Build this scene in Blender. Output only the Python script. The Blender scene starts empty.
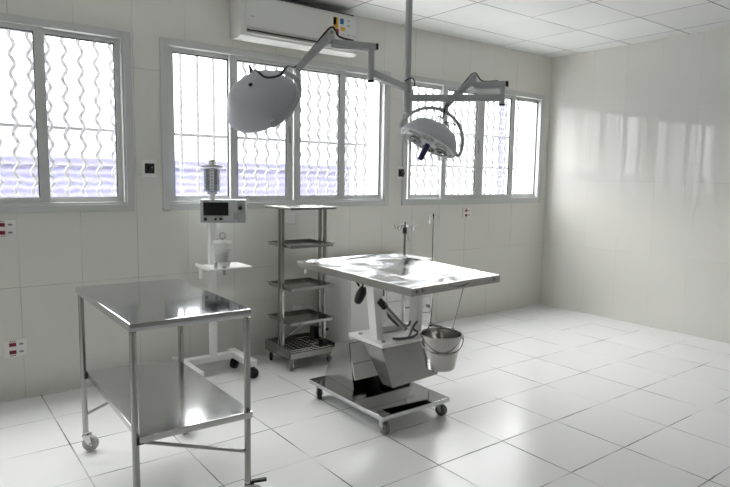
import bpy, bmesh, math, random
from mathutils import Vector as V, Matrix as Mx
random.seed(7)
PI = math.pi
sc = bpy.context.scene
COL = sc.collection

# ------------------------------------------------------------------ geometry
class MB:
    def __init__(s): s.v = []; s.f = []; s.wn = False
    def add(s, vs, fs):
        n = len(s.v); s.v += [tuple(v) for v in vs]; s.f += [tuple(i + n for i in f) for f in fs]; return s
    def hexa(s, p):          # 8 points: bottom 0-3 ccw, top 4-7
        return s.add(p, [(3,2,1,0),(4,5,6,7),(0,1,5,4),(1,2,6,5),(2,3,7,6),(3,0,4,7)])
    def box(s, c, d, rz=0.0, bev=0.0):
        m = Mx.Translation(V(c)) @ Mx.Rotation(rz, 4, 'Z')
        return s.obox(m, d, bev)
    def obox(s, m, d, bev=0.0):
        bm = bmesh.new(); bmesh.ops.create_cube(bm, size=1.0)
        bmesh.ops.scale(bm, vec=V(d), verts=bm.verts)
        if bev > 0: s.wn = True
        if bev > 0: bmesh.ops.bevel(bm, geom=bm.edges[:], offset=min(bev, min(d)*.45), segments=2, affect='EDGES', profile=.5)
        bmesh.ops.transform(bm, matrix=m, verts=bm.verts)
        bm.verts.index_update()
        s.add([v.co.copy() for v in bm.verts], [[v.index for v in f.verts] for f in bm.faces]); bm.free(); return s
    def mm(s, a, b, bev=0.0):   # box by min / max
        c = [(x+y)/2 for x, y in zip(a, b)]; d = [abs(y-x) for x, y in zip(a, b)]
        return s.box(c, d, 0, bev)
    def bar(s, p, q, w, h, up=(0,0,1), bev=0.0):
        p, q = V(p), V(q); x = (q-p); L = x.length; x.normalize()
        y = V(up).cross(x)
        if y.length < 1e-4: y = V((1,0,0)).cross(x)
        y.normalize(); z = x.cross(y)
        m = Mx((x, y, z)).transposed().to_4x4(); m.translation = (p+q)/2
        return s.obox(m, (L, w, h), bev)
    def tube(s, pts, r, seg=10, closed=False, caps=True):
        pts = [V(p) for p in pts]; n = len(pts); rings = []
        t0 = (pts[1]-pts[0]).normalized()
        nrm = t0.orthogonal().normalized()
        base = len(s.v); vs = []
        rr = r if isinstance(r, (list, tuple)) else [r]*n
        for i, p in enumerate(pts):
            if closed: t = (pts[(i+1) % n]-pts[i-1]).normalized()
            elif i == 0: t = (pts[1]-pts[0]).normalized()
            elif i == n-1: t = (pts[-1]-pts[-2]).normalized()
            else:
                a = (pts[i]-pts[i-1]).normalized(); b = (pts[i+1]-pts[i]).normalized(); t = a+b
                if t.length < 1e-5: t = b
                t.normalize()
            nrm = nrm - t*nrm.dot(t)
            if nrm.length < 1e-5: nrm = t.orthogonal()
            nrm.normalize(); bn = t.cross(nrm)
            for k in range(seg):
                a = 2*PI*k/seg; vs.append(p + (nrm*math.cos(a)+bn*math.sin(a))*rr[i])
        fs = []
        for i in range(n if closed else n-1):
            j = (i+1) % n
            for k in range(seg):
                fs.append((i*seg+k, i*seg+(k+1) % seg, j*seg+(k+1) % seg, j*seg+k))
        if caps and not closed:
            fs.append(tuple(range(seg))[::-1]); fs.append(tuple((n-1)*seg+k for k in range(seg)))
        return s.add(vs, fs)
    def cyl(s, p, q, r, seg=16): return s.tube([p, q], r, seg)
    def lathe(s, prof, m=None, seg=32, close=False):
        m = m or Mx.Identity(4); vs = []; fs = []
        for r, z in prof:
            for k in range(seg):
                a = 2*PI*k/seg; vs.append(m @ V((max(r, 1e-5)*math.cos(a), max(r, 1e-5)*math.sin(a), z)))
        n = len(prof)
        for i in range(n if close else n-1):
            j = (i+1) % n
            for k in range(seg): fs.append((i*seg+k, i*seg+(k+1) % seg, j*seg+(k+1) % seg, j*seg+k))
        return s.add(vs, fs)
    def build(s, name, mat, parent=None, sharp=35):
        org = V((0,0,0)); o2 = parent
        while o2 is not None:
            if o2.rotation_euler.z: org = V((0,0,0)); break      # already in that part's own frame
            org = org + o2.location; o2 = o2.parent
        me = bpy.data.meshes.new(name)
        me.from_pydata([V(v)-org for v in s.v], [], s.f); me.validate()
        bm = bmesh.new(); bm.from_mesh(me)
        bmesh.ops.recalc_face_normals(bm, faces=bm.faces); bm.to_mesh(me); bm.free()
        for p in me.polygons: p.use_smooth = True
        me.set_sharp_from_angle(angle=math.radians(sharp))
        me.materials.append(mat); me.update()
        o = bpy.data.objects.new(name, me); COL.objects.link(o)
        if s.wn:            # keep the flats of bevelled sheet and case parts flat
            w_ = o.modifiers.new('flat faces', 'WEIGHTED_NORMAL'); w_.weight = 100; w_.keep_sharp = True
        if parent is not None: o.parent = parent
        return o

def smooth(pts, n=6):       # Catmull-Rom through the points
    P = [V(p) for p in pts]; P = [P[0]*2-P[1]] + P + [P[-1]*2-P[-2]]; out = []
    for i in range(1, len(P)-2):
        a, b, c, d = P[i-1:i+3]
        for k in range(n):
            t = k/n
            out.append(.5*((2*b)+(c-a)*t+(2*a-5*b+4*c-d)*t*t+(3*b-a-3*c+d)*t**3))
    out.append(P[-2]); return out

def tag(o, label=None, cat=None, group=None, kind=None):
    if label: o['label'] = label
    if cat: o['category'] = cat
    if group: o['group'] = group
    if kind: o['kind'] = kind
    return o
def thing(name, loc, label, cat, group=None):
    o = bpy.data.objects.new(name, None); COL.objects.link(o); o.location = loc; o.empty_display_size = .1
    return tag(o, label, cat, group)
def copy_tree(o, parent=None):
    c = o.copy(); COL.objects.link(c)
    if parent is not None: c.parent = parent
    for ch in list(o.children): copy_tree(ch, c)
    return c

# ------------------------------------------------------------------ materials
def newmat(name):
    m = bpy.data.materials.new(name); m.use_nodes = True
    nt = m.node_tree; b = nt.nodes['Principled BSDF']; return m, nt, b
def simple(name, col, rough=.5, metal=0.0, spec=None, coat=0.0, bump=0.0, bscale=40, var=0.0, vscale=6):
    m, nt, b = newmat(name)
    b.inputs['Base Color'].default_value = (*col, 1); b.inputs['Roughness'].default_value = rough
    b.inputs['Metallic'].default_value = metal
    if spec is not None: b.inputs['Specular IOR Level'].default_value = spec
    if coat: b.inputs['Coat Weight'].default_value = coat; b.inputs['Coat Roughness'].default_value = .08
    tc = nt.nodes.new('ShaderNodeTexCoord')
    if var:
        n = nt.nodes.new('ShaderNodeTexNoise'); n.inputs['Scale'].default_value = vscale
        nt.links.new(tc.outputs['Object'], n.inputs['Vector'])
        mr = nt.nodes.new('ShaderNodeMapRange'); mr.inputs[3].default_value = rough-var; mr.inputs[4].default_value = rough+var
        nt.links.new(n.outputs['Fac'], mr.inputs[0]); nt.links.new(mr.outputs[0], b.inputs['Roughness'])
    if bump:
        n = nt.nodes.new('ShaderNodeTexNoise'); n.inputs['Scale'].default_value = bscale
        nt.links.new(tc.outputs['Object'], n.inputs['Vector'])
        bp = nt.nodes.new('ShaderNodeBump'); bp.inputs['Strength'].default_value = bump; bp.inputs['Distance'].default_value = .002
        nt.links.new(n.outputs['Fac'], bp.inputs['Height']); nt.links.new(bp.outputs['Normal'], b.inputs['Normal'])
    return m

def grid_dist(nt, sock, period, offset):
    """distance (m) of a coordinate to the nearest joint"""
    N = nt.nodes.new; L = nt.links.new
    a = N('ShaderNodeMath'); a.operation = 'SUBTRACT'; L(sock, a.inputs[0]); a.inputs[1].default_value = offset
    d = N('ShaderNodeMath'); d.operation = 'DIVIDE'; L(a.outputs[0], d.inputs[0]); d.inputs[1].default_value = period
    r = N('ShaderNodeMath'); r.operation = 'ROUND'; L(d.outputs[0], r.inputs[0])
    s_ = N('ShaderNodeMath'); s_.operation = 'SUBTRACT'; L(d.outputs[0], s_.inputs[0]); L(r.outputs[0], s_.inputs[1])
    b = N('ShaderNodeMath'); b.operation = 'ABSOLUTE'; L(s_.outputs[0], b.inputs[0])
    c = N('ShaderNodeMath'); c.operation = 'MULTIPLY'; L(b.outputs[0], c.inputs[0]); c.inputs[1].default_value = period
    fl = N('ShaderNodeMath'); fl.operation = 'FLOOR'; L(d.outputs[0], fl.inputs[0])
    return c.outputs[0], fl.outputs[0]
def line_mask(nt, dist, half, soft):
    m = nt.nodes.new('ShaderNodeMapRange'); m.inputs[1].default_value = half; m.inputs[2].default_value = half+soft
    m.inputs[3].default_value = 1; m.inputs[4].default_value = 0; nt.links.new(dist, m.inputs[0]); return m.outputs[0]
def math2(nt, op, a, b):
    n = nt.nodes.new('ShaderNodeMath'); n.operation = op
    for i, x in enumerate((a, b)):
        if isinstance(x, (int, float)): n.inputs[i].default_value = x
        else: nt.links.new(x, n.inputs[i])
    return n.outputs[0]

def tiled(name, col, joint, ax, per, off, half, rough, jitter=.002, strength=(.25, 1.0), tonevar=.02, coat=0.0, bump=.04, bscale=3.0, spec=.5, joint_gate=None, rvar=.05):
    m, nt, b = newmat(name); N = nt.nodes.new; L = nt.links.new
    tc = N('ShaderNodeTexCoord'); sep = N('ShaderNodeSeparateXYZ')
    nz = N('ShaderNodeTexNoise'); nz.inputs['Scale'].default_value = 22
    L(tc.outputs['Object'], nz.inputs['Vector'])
    mx = N('ShaderNodeVectorMath'); mx.operation = 'SUBTRACT'; L(nz.outputs['Color'], mx.inputs[0]); mx.inputs[1].default_value = (.5,.5,.5)
    ms = N('ShaderNodeVectorMath'); ms.operation = 'SCALE'; L(mx.outputs[0], ms.inputs[0]); ms.inputs['Scale'].default_value = jitter*4
    ad = N('ShaderNodeVectorMath'); L(tc.outputs['Object'], ad.inputs[0]); L(ms.outputs[0], ad.inputs[1])
    L(ad.outputs[0], sep.inputs[0])
    s0, s1 = sep.outputs[ax[0]], sep.outputs[ax[1]]
    d0, c0 = grid_dist(nt, s0, per[0], off[0]); d1, c1 = grid_dist(nt, s1, per[1], off[1])
    m0 = line_mask(nt, d0, half, half*.8); m1 = line_mask(nt, d1, half, half*.8)
    if joint_gate: m0 = joint_gate(nt, m0, s0, s1)
    mask = math2(nt, 'MAXIMUM', m0, m1)
    # dirt in the joints comes and goes
    n2 = N('ShaderNodeTexNoise'); n2.inputs['Scale'].default_value = 2.3; n2.inputs['Detail'].default_value = 3
    L(tc.outputs['Object'], n2.inputs['Vector'])
    mr = N('ShaderNodeMapRange'); mr.inputs[1].default_value = .38; mr.inputs[2].default_value = .62; mr.inputs[3].default_value = strength[0]; mr.inputs[4].default_value = strength[1]
    L(n2.outputs['Fac'], mr.inputs[0])
    mask2 = math2(nt, 'MULTIPLY', mask, mr.outputs[0])
    # tone of each tile
    cb = N('ShaderNodeCombineXYZ'); L(c0, cb.inputs[0]); L(c1, cb.inputs[1])
    wn = N('ShaderNodeTexWhiteNoise'); L(cb.outputs[0], wn.inputs['Vector'])
    tone = N('ShaderNodeMapRange'); tone.inputs[3].default_value = 1-tonevar; tone.inputs[4].default_value = 1+tonevar; L(wn.outputs['Value'], tone.inputs[0])
    base = N('ShaderNodeVectorMath'); base.operation = 'SCALE'; base.inputs[0].default_value = col; L(tone.outputs[0], base.inputs['Scale'])
    mixc = N('ShaderNodeMix'); mixc.data_type = 'RGBA'; L(mask2, mixc.inputs[0]); L(base.outputs[0], mixc.inputs[6]); mixc.inputs[7].default_value = (*joint, 1)
    L(mixc.outputs[2], b.inputs['Base Color'])
    n3 = N('ShaderNodeTexNoise'); n3.inputs['Scale'].default_value = bscale; L(tc.outputs['Object'], n3.inputs['Vector'])
    rr = N('ShaderNodeMapRange'); rr.inputs[3].default_value = rough-rvar; rr.inputs[4].default_value = rough+rvar; L(n3.outputs['Fac'], rr.inputs[0])
    rj = math2(nt, 'MULTIPLY', mask, .4); rs = math2(nt, 'ADD', rr.outputs[0], rj); L(rs, b.inputs['Roughness'])
    b.inputs['Specular IOR Level'].default_value = spec
    if coat: b.inputs['Coat Weight'].default_value = coat; b.inputs['Coat Roughness'].default_value = .05
    # height: joints sunk, faint glaze waviness
    hh = math2(nt, 'MULTIPLY', mask, -.25); h2 = math2(nt, 'MULTIPLY', n3.outputs['Fac'], bump*10); hs = math2(nt, 'ADD', hh, h2)
    bp = N('ShaderNodeBump'); bp.inputs['Strength'].default_value = .6; bp.inputs['Distance'].default_value = .004; L(hs, bp.inputs['Height'])
    L(bp.outputs['Normal'], b.inputs['Normal'])
    if coat: L(bp.outputs['Normal'], b.inputs['Coat Normal'])
    return m

M = {}
M['floor'] = tiled('floor tile', (.87,.87,.86), (.05,.05,.05), (0,1), (.5,.4515), (0,0), .0026, .24, jitter=.0016, strength=(.25,1.0), tonevar=.02, bump=.01, bscale=1.6, spec=.5)
M['wall'] = tiled('glazed wall tile', (.74,.735,.69), (.36,.355,.33), (0,2), (.375,.742), (-1.715,0), .0016, .13, jitter=.0004, strength=(.2,.8), tonevar=.012, bump=.025, bscale=2.6, spec=.5)
M['wall_y'] = tiled('glazed wall tile side', (.77,.765,.72), (.52,.51,.47), (1,2), (.375,.742), (.597,0), .0016, .03, jitter=.0004, strength=(.1,.6), tonevar=.012, bump=.003, bscale=2.4, spec=.6, rvar=.02)  # same tile as the back wall, stronger light put into a paler colour
def gate(nt, m0, s0, s1):   # the long panels next to the window wall skip one joint
    a = math2(nt, 'GREATER_THAN', s1, 1.325)
    b1 = math2(nt, 'ABSOLUTE', math2(nt, 'SUBTRACT', s0, 1.785), 0); b2 = math2(nt, 'LESS_THAN', b1, .15)
    k = math2(nt, 'SUBTRACT', 1.0, math2(nt, 'MULTIPLY', a, b2)); return math2(nt, 'MULTIPLY', m0, k)
M['ceil'] = tiled('ceiling panel', (.84,.845,.845), (.22,.22,.22), (0,1), (.69,.593), (1.095,.14), .0035, .55, jitter=.0006, strength=(.55,1.0), tonevar=.045, bump=.003, spec=.3, joint_gate=gate)
M['wall_far'] = simple('darkened unseen wall', (.30,.29,.27), .6)  # unseen wall behind the camera, darkened to cut bounce onto the window wall
M['plaster'] = simple('plaster', (.75,.74,.71), .7)
M['alu'] = simple('white window aluminium', (.56,.57,.57), .38, spec=.4)
M['gasket'] = simple('black gasket', (.02,.02,.02), .6)
M['grille'] = simple('grey painted grille', (.18,.18,.19), .5)
M['pole'] = simple('grey painted tube', (.44,.45,.46), .42)
M['lampbody'] = simple('pale grey lamp shell', (.53,.53,.58), .36, spec=.45)
M['lampface'] = simple('lamp face', (.62,.62,.64), .4)
M['navy'] = simple('navy sleeve', (.012,.016,.09), .45)
M['black'] = simple('black rubber', (.012,.012,.012), .5)
M['cable'] = simple('black cable', (.015,.015,.016), .45)
M['greycable'] = simple('grey hose', (.10,.10,.10), .4)
M['steel'] = simple('polished stainless', (.60,.595,.58), .13, metal=1, bump=.04, bscale=18, var=.04)
M['steel_sheet'] = simple('brushed stainless sheet', (.55,.545,.53), .20, metal=1, bump=.05, bscale=7, var=.05)
M['steel_mirror'] = simple('mirror stainless', (.62,.63,.65), .07, metal=1, bump=.05, bscale=2.0, var=.02)
M['steel_satin'] = simple('satin stainless', (.58,.58,.58), .13, metal=1, bump=.04, bscale=4, var=.04)
M['steel_bright'] = simple('bright stainless', (.84,.84,.82), .10, metal=1)
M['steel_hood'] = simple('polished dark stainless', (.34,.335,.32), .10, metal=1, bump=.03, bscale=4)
M['bucket'] = simple('bucket stainless', (.46,.45,.425), .24, metal=1, var=.05)
M['steel_dark'] = simple('stainless tube', (.42,.415,.40), .22, metal=1, var=.05)
M['steel_rack'] = simple('stainless rack', (.40,.40,.375), .22, metal=1, var=.06)
M['white'] = simple('white enamel', (.88,.88,.86), .30)
M['whiteplastic'] = simple('white plastic', (.74,.74,.72), .42)
M['acwhite'] = simple('air conditioner plastic', (.66,.66,.63), .4)
M['acdark'] = simple('dark grille', (.02,.02,.02), .6)
M['plate'] = simple('socket plate', (.80,.80,.78), .4)
M['red'] = simple('red socket', (.20,.008,.02), .4)
M['grey'] = simple('grey detail', (.33,.33,.33), .5)
M['lgrey'] = simple('light grey monitor case', (.40,.42,.42), .45)
M['screen'] = simple('dark screen', (.006,.006,.008), .16)
M['blue'] = simple('blue bellows', (.05,.12,.28), .4)
M['yellow'] = simple('yellow sticker', (.75,.42,.05), .6)
M['stickerblue'] = simple('blue sticker', (.03,.16,.38), .6)
M['stickerred'] = simple('red sticker', (.35,.03,.06), .6)
M['stickerwhite'] = simple('white sticker', (.72,.73,.72), .6)
M['ink'] = simple('printed ink', (.10,.10,.10), .6)
M['bluewall'] = simple('blue painted wall', (.036,.035,.090), .8)
M['whitewall'] = simple('white painted wall', (.8,.8,.8), .8)
M['concrete'] = simple('concrete yard', (.35,.35,.34), .9)

# steel under a wrinkled clear protective film
def film_mat():
    m, nt, b = newmat('filmed steel'); N = nt.nodes.new; L = nt.links.new
    b.inputs['Metallic'].default_value = 1; b.inputs['Base Color'].default_value = (.70,.715,.74,1)
    tc = N('ShaderNodeTexCoord')
    vo = N('ShaderNodeTexNoise'); vo.inputs['Scale'].default_value = 5; vo.inputs['Detail'].default_value = 4; vo.inputs['Distortion'].default_value = 1.6
    L(tc.outputs['Object'], vo.inputs['Vector'])
    mr = N('ShaderNodeMapRange'); mr.inputs[1].default_value = .35; mr.inputs[2].default_value = .7; mr.inputs[3].default_value = .10; mr.inputs[4].default_value = .34
    L(vo.outputs['Fac'], mr.inputs[0]); L(mr.outputs[0], b.inputs['Roughness'])
    w = N('ShaderNodeTexNoise'); w.inputs['Scale'].default_value = 14; w.inputs['Distortion'].default_value = 2.0; L(tc.outputs['Object'], w.inputs['Vector'])
    bp = N('ShaderNodeBump'); bp.inputs['Strength'].default_value = .13; bp.inputs['Distance'].default_value = .004
    L(w.outputs['Fac'], bp.inputs['Height']); L(bp.outputs['Normal'], b.inputs['Normal'])
    return m
M['film'] = film_mat()

def glass_mat():     # patterned translucent window glass
    m = bpy.data.materials.new('patterned glass'); m.use_nodes = True; nt = m.node_tree; nt.nodes.clear()
    N = nt.nodes.new; L = nt.links.new
    out = N('ShaderNodeOutputMaterial'); tr = N('ShaderNodeBsdfTransparent'); tr.inputs[0].default_value = (.97,.98,1,1)
    tl = N('ShaderNodeBsdfTranslucent'); tl.inputs[0].default_value = (.95,.96,1,1)
    gl = N('ShaderNodeBsdfGlossy'); gl.inputs['Roughness'].default_value = .12
    tc = N('ShaderNodeTexCoord'); wv = N('ShaderNodeTexWave'); wv.bands_direction = 'Z'; wv.inputs['Scale'].default_value = 6; wv.inputs['Distortion'].default_value = 2.5; wv.inputs['Detail Scale'].default_value = 2.0
    L(tc.outputs['Object'], wv.inputs['Vector'])
    mr = N('ShaderNodeMapRange'); mr.inputs[3].default_value = .02; mr.inputs[4].default_value = .06; L(wv.outputs['Fac'], mr.inputs[0])
    a = N('ShaderNodeMixShader'); L(mr.outputs[0], a.inputs[0]); L(tr.outputs[0], a.inputs[1]); L(tl.outputs[0], a.inputs[2])
    c = N('ShaderNodeMixShader'); c.inputs[0].default_value = .05; L(a.outputs[0], c.inputs[1]); L(gl.outputs[0], c.inputs[2])
    L(c.outputs[0], out.inputs[0]); return m
M['glass'] = glass_mat()
def clear_mat(name, col, tr_amt):
    m = bpy.data.materials.new(name); m.use_nodes = True; nt = m.node_tree; nt.nodes.clear()
    N = nt.nodes.new; L = nt.links.new
    out = N('ShaderNodeOutputMaterial'); tr = N('ShaderNodeBsdfTransparent'); tr.inputs[0].default_value = (*col, 1)
    pr_ = N('ShaderNodeBsdfPrincipled'); pr_.inputs['Base Color'].default_value = (.85,.86,.85,1); pr_.inputs['Roughness'].default_value = .1
    a = N('ShaderNodeMixShader'); a.inputs[0].default_value = 1-tr_amt; L(tr.outputs[0], a.inputs[1]); L(pr_.outputs[0], a.inputs[2]); L(a.outputs[0], out.inputs[0]); return m
M['clear'] = clear_mat('clear plastic', (.93,.94,.93), .74)
M['clearer'] = clear_mat('clear housing', (.95,.96,.96), .88)
M['wheelclear'] = simple('grey translucent wheel', (.50,.50,.48), .2)

# ------------------------------------------------------------------ room shell
XL, XR, YF, YB, H = -4.1, 3.40, -3.3, 2.277, 2.90
def struct(name, mb, mat): return tag(mb.build(name, mat), kind='structure')
struct('floor', MB().mm((XL-.15, YF-.15, -.1), (XR+.15, YB+.15, 0)), M['floor'])
struct('ceiling', MB().mm((XL-.15, YF-.15, H), (XR+.15, YB+.15, H+.1)), M['ceil'])
struct('wall_right', MB().mm((XR, YF-.15, 0), (XR+.15, YB+.15, H)), M['wall_y'])
LWIN = []      # windows of the left wall
wl = MB(); ys = [YF-.15] + [y for w in LWIN for y in w] + [YB+.15]
for i in range(0, len(ys), 2): wl.mm((XL-.15, ys[i], 0), (XL, ys[i+1], H))
for a, b in LWIN: wl.mm((XL-.15, a, 0), (XL, b, .95)); wl.mm((XL-.15, a, 2.5), (XL, b, H))
struct('wall_left', wl, M['wall_y'])
struct('wall_front', MB().mm((XL, YF-.15, 0), (XR, YF, H)), M['wall_far'])
WIN = [(-3.49, -1.385), (-1.125, .95), (1.175, 3.27)]
Z0, Z1 = 1.255, 2.445
T = .15
wb = MB(); xs = [XL] + [x for w in WIN for x in w] + [XR]
for i in range(0, len(xs), 2): wb.mm((xs[i], YB, 0), (xs[i+1], YB+T, H))
for a, b in WIN:
    wb.mm((a, YB, 0), (b, YB+T, Z0)); wb.mm((a, YB, Z1), (b, YB+T, H))
struct('wall_back', wb, M['wall'])

# windows: casing on the wall, frame, four sliding sashes with patterned panes
def window(n, a, b, glass):
    c = MB(); w = .05; y0, y1 = YB-.014, YB+.0
    A, B_, C, D = a-.03, b+.03, Z0-.03, Z1+.016
    for p, q in (((A, y0, C), (A+w, y1, D)), ((B_-w, y0, C), (B_, y1, D)), ((A+w, y0, C), (B_-w, y1, C+w)), ((A+w, y0, D-w), (B_-w, y1, D))): c.mm(p, q, .004)
    root = tag(c.build('window_%d' % n, M['alu']), kind='structure')
    f = MB(); t = .035
    for p, q in (((a, YB-.004, Z0), (a+t, YB+.11, Z1)), ((b-t, YB-.004, Z0), (b, YB+.11, Z1)), ((a+t, YB-.004, Z0), (b-t, YB+.11, Z0+t)), ((a+t, YB-.004, Z1-t), (b-t, YB+.11, Z1))): f.mm(p, q, .003)
    f.mm((a+t, YB+.045, Z1-t-.035), (b-t, YB+.055, Z1-t)); f.build('frame', M['alu'], root)
    for i, (g0, g1) in enumerate(glass):
        outer = i in (0, 3)
        yy = YB+.050 if outer else YB+.020
        K = 1+(yy-YB)/4.416; g0 = -2.626+(g0+2.626)*K; g1 = -2.626+(g1+2.626)*K   # set back behind the casing
        l = .05 if i in (1, 2) else .032; s_ = MB()
        L0 = g0-(.05 if i in (1,) else .06 if i == 2 else .03); L1 = g1+(.06 if i == 1 else .05 if i == 2 else .03)
        if i == 1: L1 = g1+.057; L0 = g0-.06
        if i == 2: L0 = g0-.057; L1 = g1+.06
        zb, zt = 1.323, 2.380
        s_.mm((L0, yy-.014, Z0+.03), (g0, yy+.014, Z1-.03), .002); s_.mm((g1, yy-.014, Z0+.03), (L1, yy+.014, Z1-.03), .002)
        s_.mm((g0, yy-.014, Z0+.03), (g1, yy+.014, zb), .002); s_.mm((g0, yy-.014, zt), (g1, yy+.014, Z1-.03), .002)
        so = s_.build('sash', M['alu'], root)
        gk = MB(); e = .006
        for p, q in (((g0, yy-.008, zb), (g0+e, yy+.008, zt)), ((g1-e, yy-.008, zb), (g1, yy+.008, zt)), ((g0, yy-.008, zb), (g1, yy+.008, zb+e*.6)), ((g0, yy-.008, zt-e), (g1, yy+.008, zt))): gk.mm(p, q)
        gk.build('gasket', M['gasket'], so)
        MB().mm((g0, yy-.002, zb), (g1, yy+.002, zt)).build('pane', M['glass'], so)
        if i == 1: MB().mm((g1+.012, yy-.024, 1.76), (g1+.034, yy-.014, 1.90), .003).build('latch', M['grey'], so)
    return root
G2 = [(-1.065,-.635), (-.562,-.121), (.005,.407), (.465,.868)]
G1 = [(-3.43,-3.0), (-2.93,-2.50), (-2.385,-1.953), (-1.903,-1.465)]
G3 = [(1.247,1.652), (1.716,2.159), (2.273,2.702), (2.765,3.172)]
window(1, *WIN[0], G1); window(2, *WIN[1], G2); window(3, *WIN[2], G3)

for k, (a, b) in enumerate(LWIN):
    c = MB(); z0, z1 = .95, 2.5
    for p, q in (((XL-.12, a, z0), (XL+.012, a+.045, z1)), ((XL-.12, b-.045, z0), (XL+.012, b, z1)), ((XL-.12, a+.045, z0), (XL+.012, b-.045, z0+.045)), ((XL-.12, a+.045, z1-.045), (XL+.012, b-.045, z1))): c.mm(p, q, .003)
    root = tag(c.build('window_%d' % (4+k), M['alu']), kind='structure')
    m_ = (a+b)/2; s_ = MB(); s_.mm((XL-.08, m_-.03, z0+.045), (XL-.03, m_+.03, z1-.045), .003); so = s_.build('mullion', M['alu'], root)
    for g0, g1 in ((a+.045, m_-.03), (m_+.03, b-.045)): MB().mm((XL-.06, g0, z0+.045), (XL-.056, g1, z1-.045)).build('pane', M['glass'], root)

# security grilles outside the windows
def grille(a, b, zs, label, wavy_from, step=.105, phase=0):
    root = thing('window_grille', ((a+b)/2, YB+.26, Z0-.05), label, 'grille', None)
    x = a+.08; k = 0
    while x < b-.03:
        m = MB()
        if x < wavy_from: pts = [(x, YB+.26, Z0-.05), (x, YB+.26, Z1+.05)]
        else: pts = [(x+.015*math.sin(2*PI*(z-1.0)/.13+phase), YB+.26, z) for z in [Z0-.05+i*(Z1-Z0+.1)/54 for i in range(55)]]
        m.tube(pts, .014, 7).build('bar', M['grille'], root)
        x += step if x >= wavy_from else .135; k += 1
    for z in zs: MB().bar((a-.05, YB+.272, z), (b+.05, YB+.272, z), .008, .022).build('crossbar', M['grille'], root)
    for xx in (a-.04, b+.04):
        MB().bar((xx, YB+.272, zs[0]), (xx, YB+T-.002, zs[0]), .02, .02).build('bracket', M['grille'], root)
        MB().bar((xx, YB+.272, zs[-1]), (xx, YB+T-.002, zs[-1]), .02, .02).build('bracket', M['grille'], root)
grille(*WIN[0], (Z0+.02, 1.80, Z1-.02), 'wavy-barred grille outside the left window that the frame edge cuts off', -9)
grille(*WIN[1], (Z0+.02, 1.80, Z1-.02), 'grille outside the middle window with straight bars at its left end', -.5)
grille(*WIN[2], (Z0+.02, 1.62, 1.98, Z1-.02), 'wavy-barred grille outside the right window behind the upright surgical lamp', -9, .105, 1.0)

# yard beyond the windows
struct('ground', MB().mm((-14, YB+T, -.4), (16, 14, -.3)), M['concrete'])
bw = MB().mm((-14, 6.0, -.3), (3.2, 6.15, 1.58)); struct('wall_yard', bw, M['bluewall'])
struct('trim_yard', MB().mm((-14, 5.96, 1.582), (3.2, 6.19, 1.68)), M['bluewall'])
pst = MB().mm((4.62, 4.0, -.3), (4.72, 4.1, 2.75), .01).build('gate_post', M['bluewall'])
tag(pst, 'blue post seen through the last pane of the right window', 'post')

# ------------------------------------------------------------------ casters
def caster(parent, x, y, ztop, r, yaw, fork, tyre, w=.022, brake=False):
    """plate, swivelling fork and wheel; wheel touches the floor"""
    c, s = math.cos(yaw), math.sin(yaw); d = V((c, s, 0)); n = V((-s, c, 0)); P = V((x, y, 0)); ax = P + d*(r*.55) + V((0, 0, r))
    m = MB(); m.cyl((x, y, ztop), (x, y, ztop-.012), .016, 14)
    m.obox(Mx.Translation((x+d.x*.006, y+d.y*.006, 2*r+.006)) @ Mx.Rotation(yaw, 4, 'Z'), (.044, w+.014, .008), .002)
    m.cyl((x, y, ztop-.01), (x, y, 2*r+.004), .010, 12)
    for sg in (-1, 1):
        o = n*(sg*(w/2+.005))
        a = P+o+V((0,0,2*r+.005)); q = [a-d*.016, a+d*.026, ax+o+d*.011+V((0,0,-.008)), ax+o-d*.011+V((0,0,-.004))]
        t = n*(sg*.003); m.hexa([p-t for p in q]+[p+t for p in q])
    m.cyl(ax-n*(w/2+.012), ax+n*(w/2+.012), .005, 8)
    cobj = m.build('caster', fork, parent)
    R = Mx((d, V((0,0,1)), n)).transposed().to_4x4(); R.translation = ax
    MB().lathe([(0,-w/2*.6),(r*.55,-w/2*.6),(r*.62,-w/2),(r*.93,-w/2),(r,-w/2*.6),(r,w/2*.6),(r*.93,w/2),(r*.62,w/2),(r*.55,w/2*.6),(0,w/2*.6)], R, 22).build('wheel', tyre, cobj)
    if brake: MB().bar(P-d*.005+V((0,0,2*r+.014)), P+d*.085+V((0,0,2*r+.022)), .022, .014, bev=.005).build('brake_lever', M['black'], cobj)
    return cobj

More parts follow.
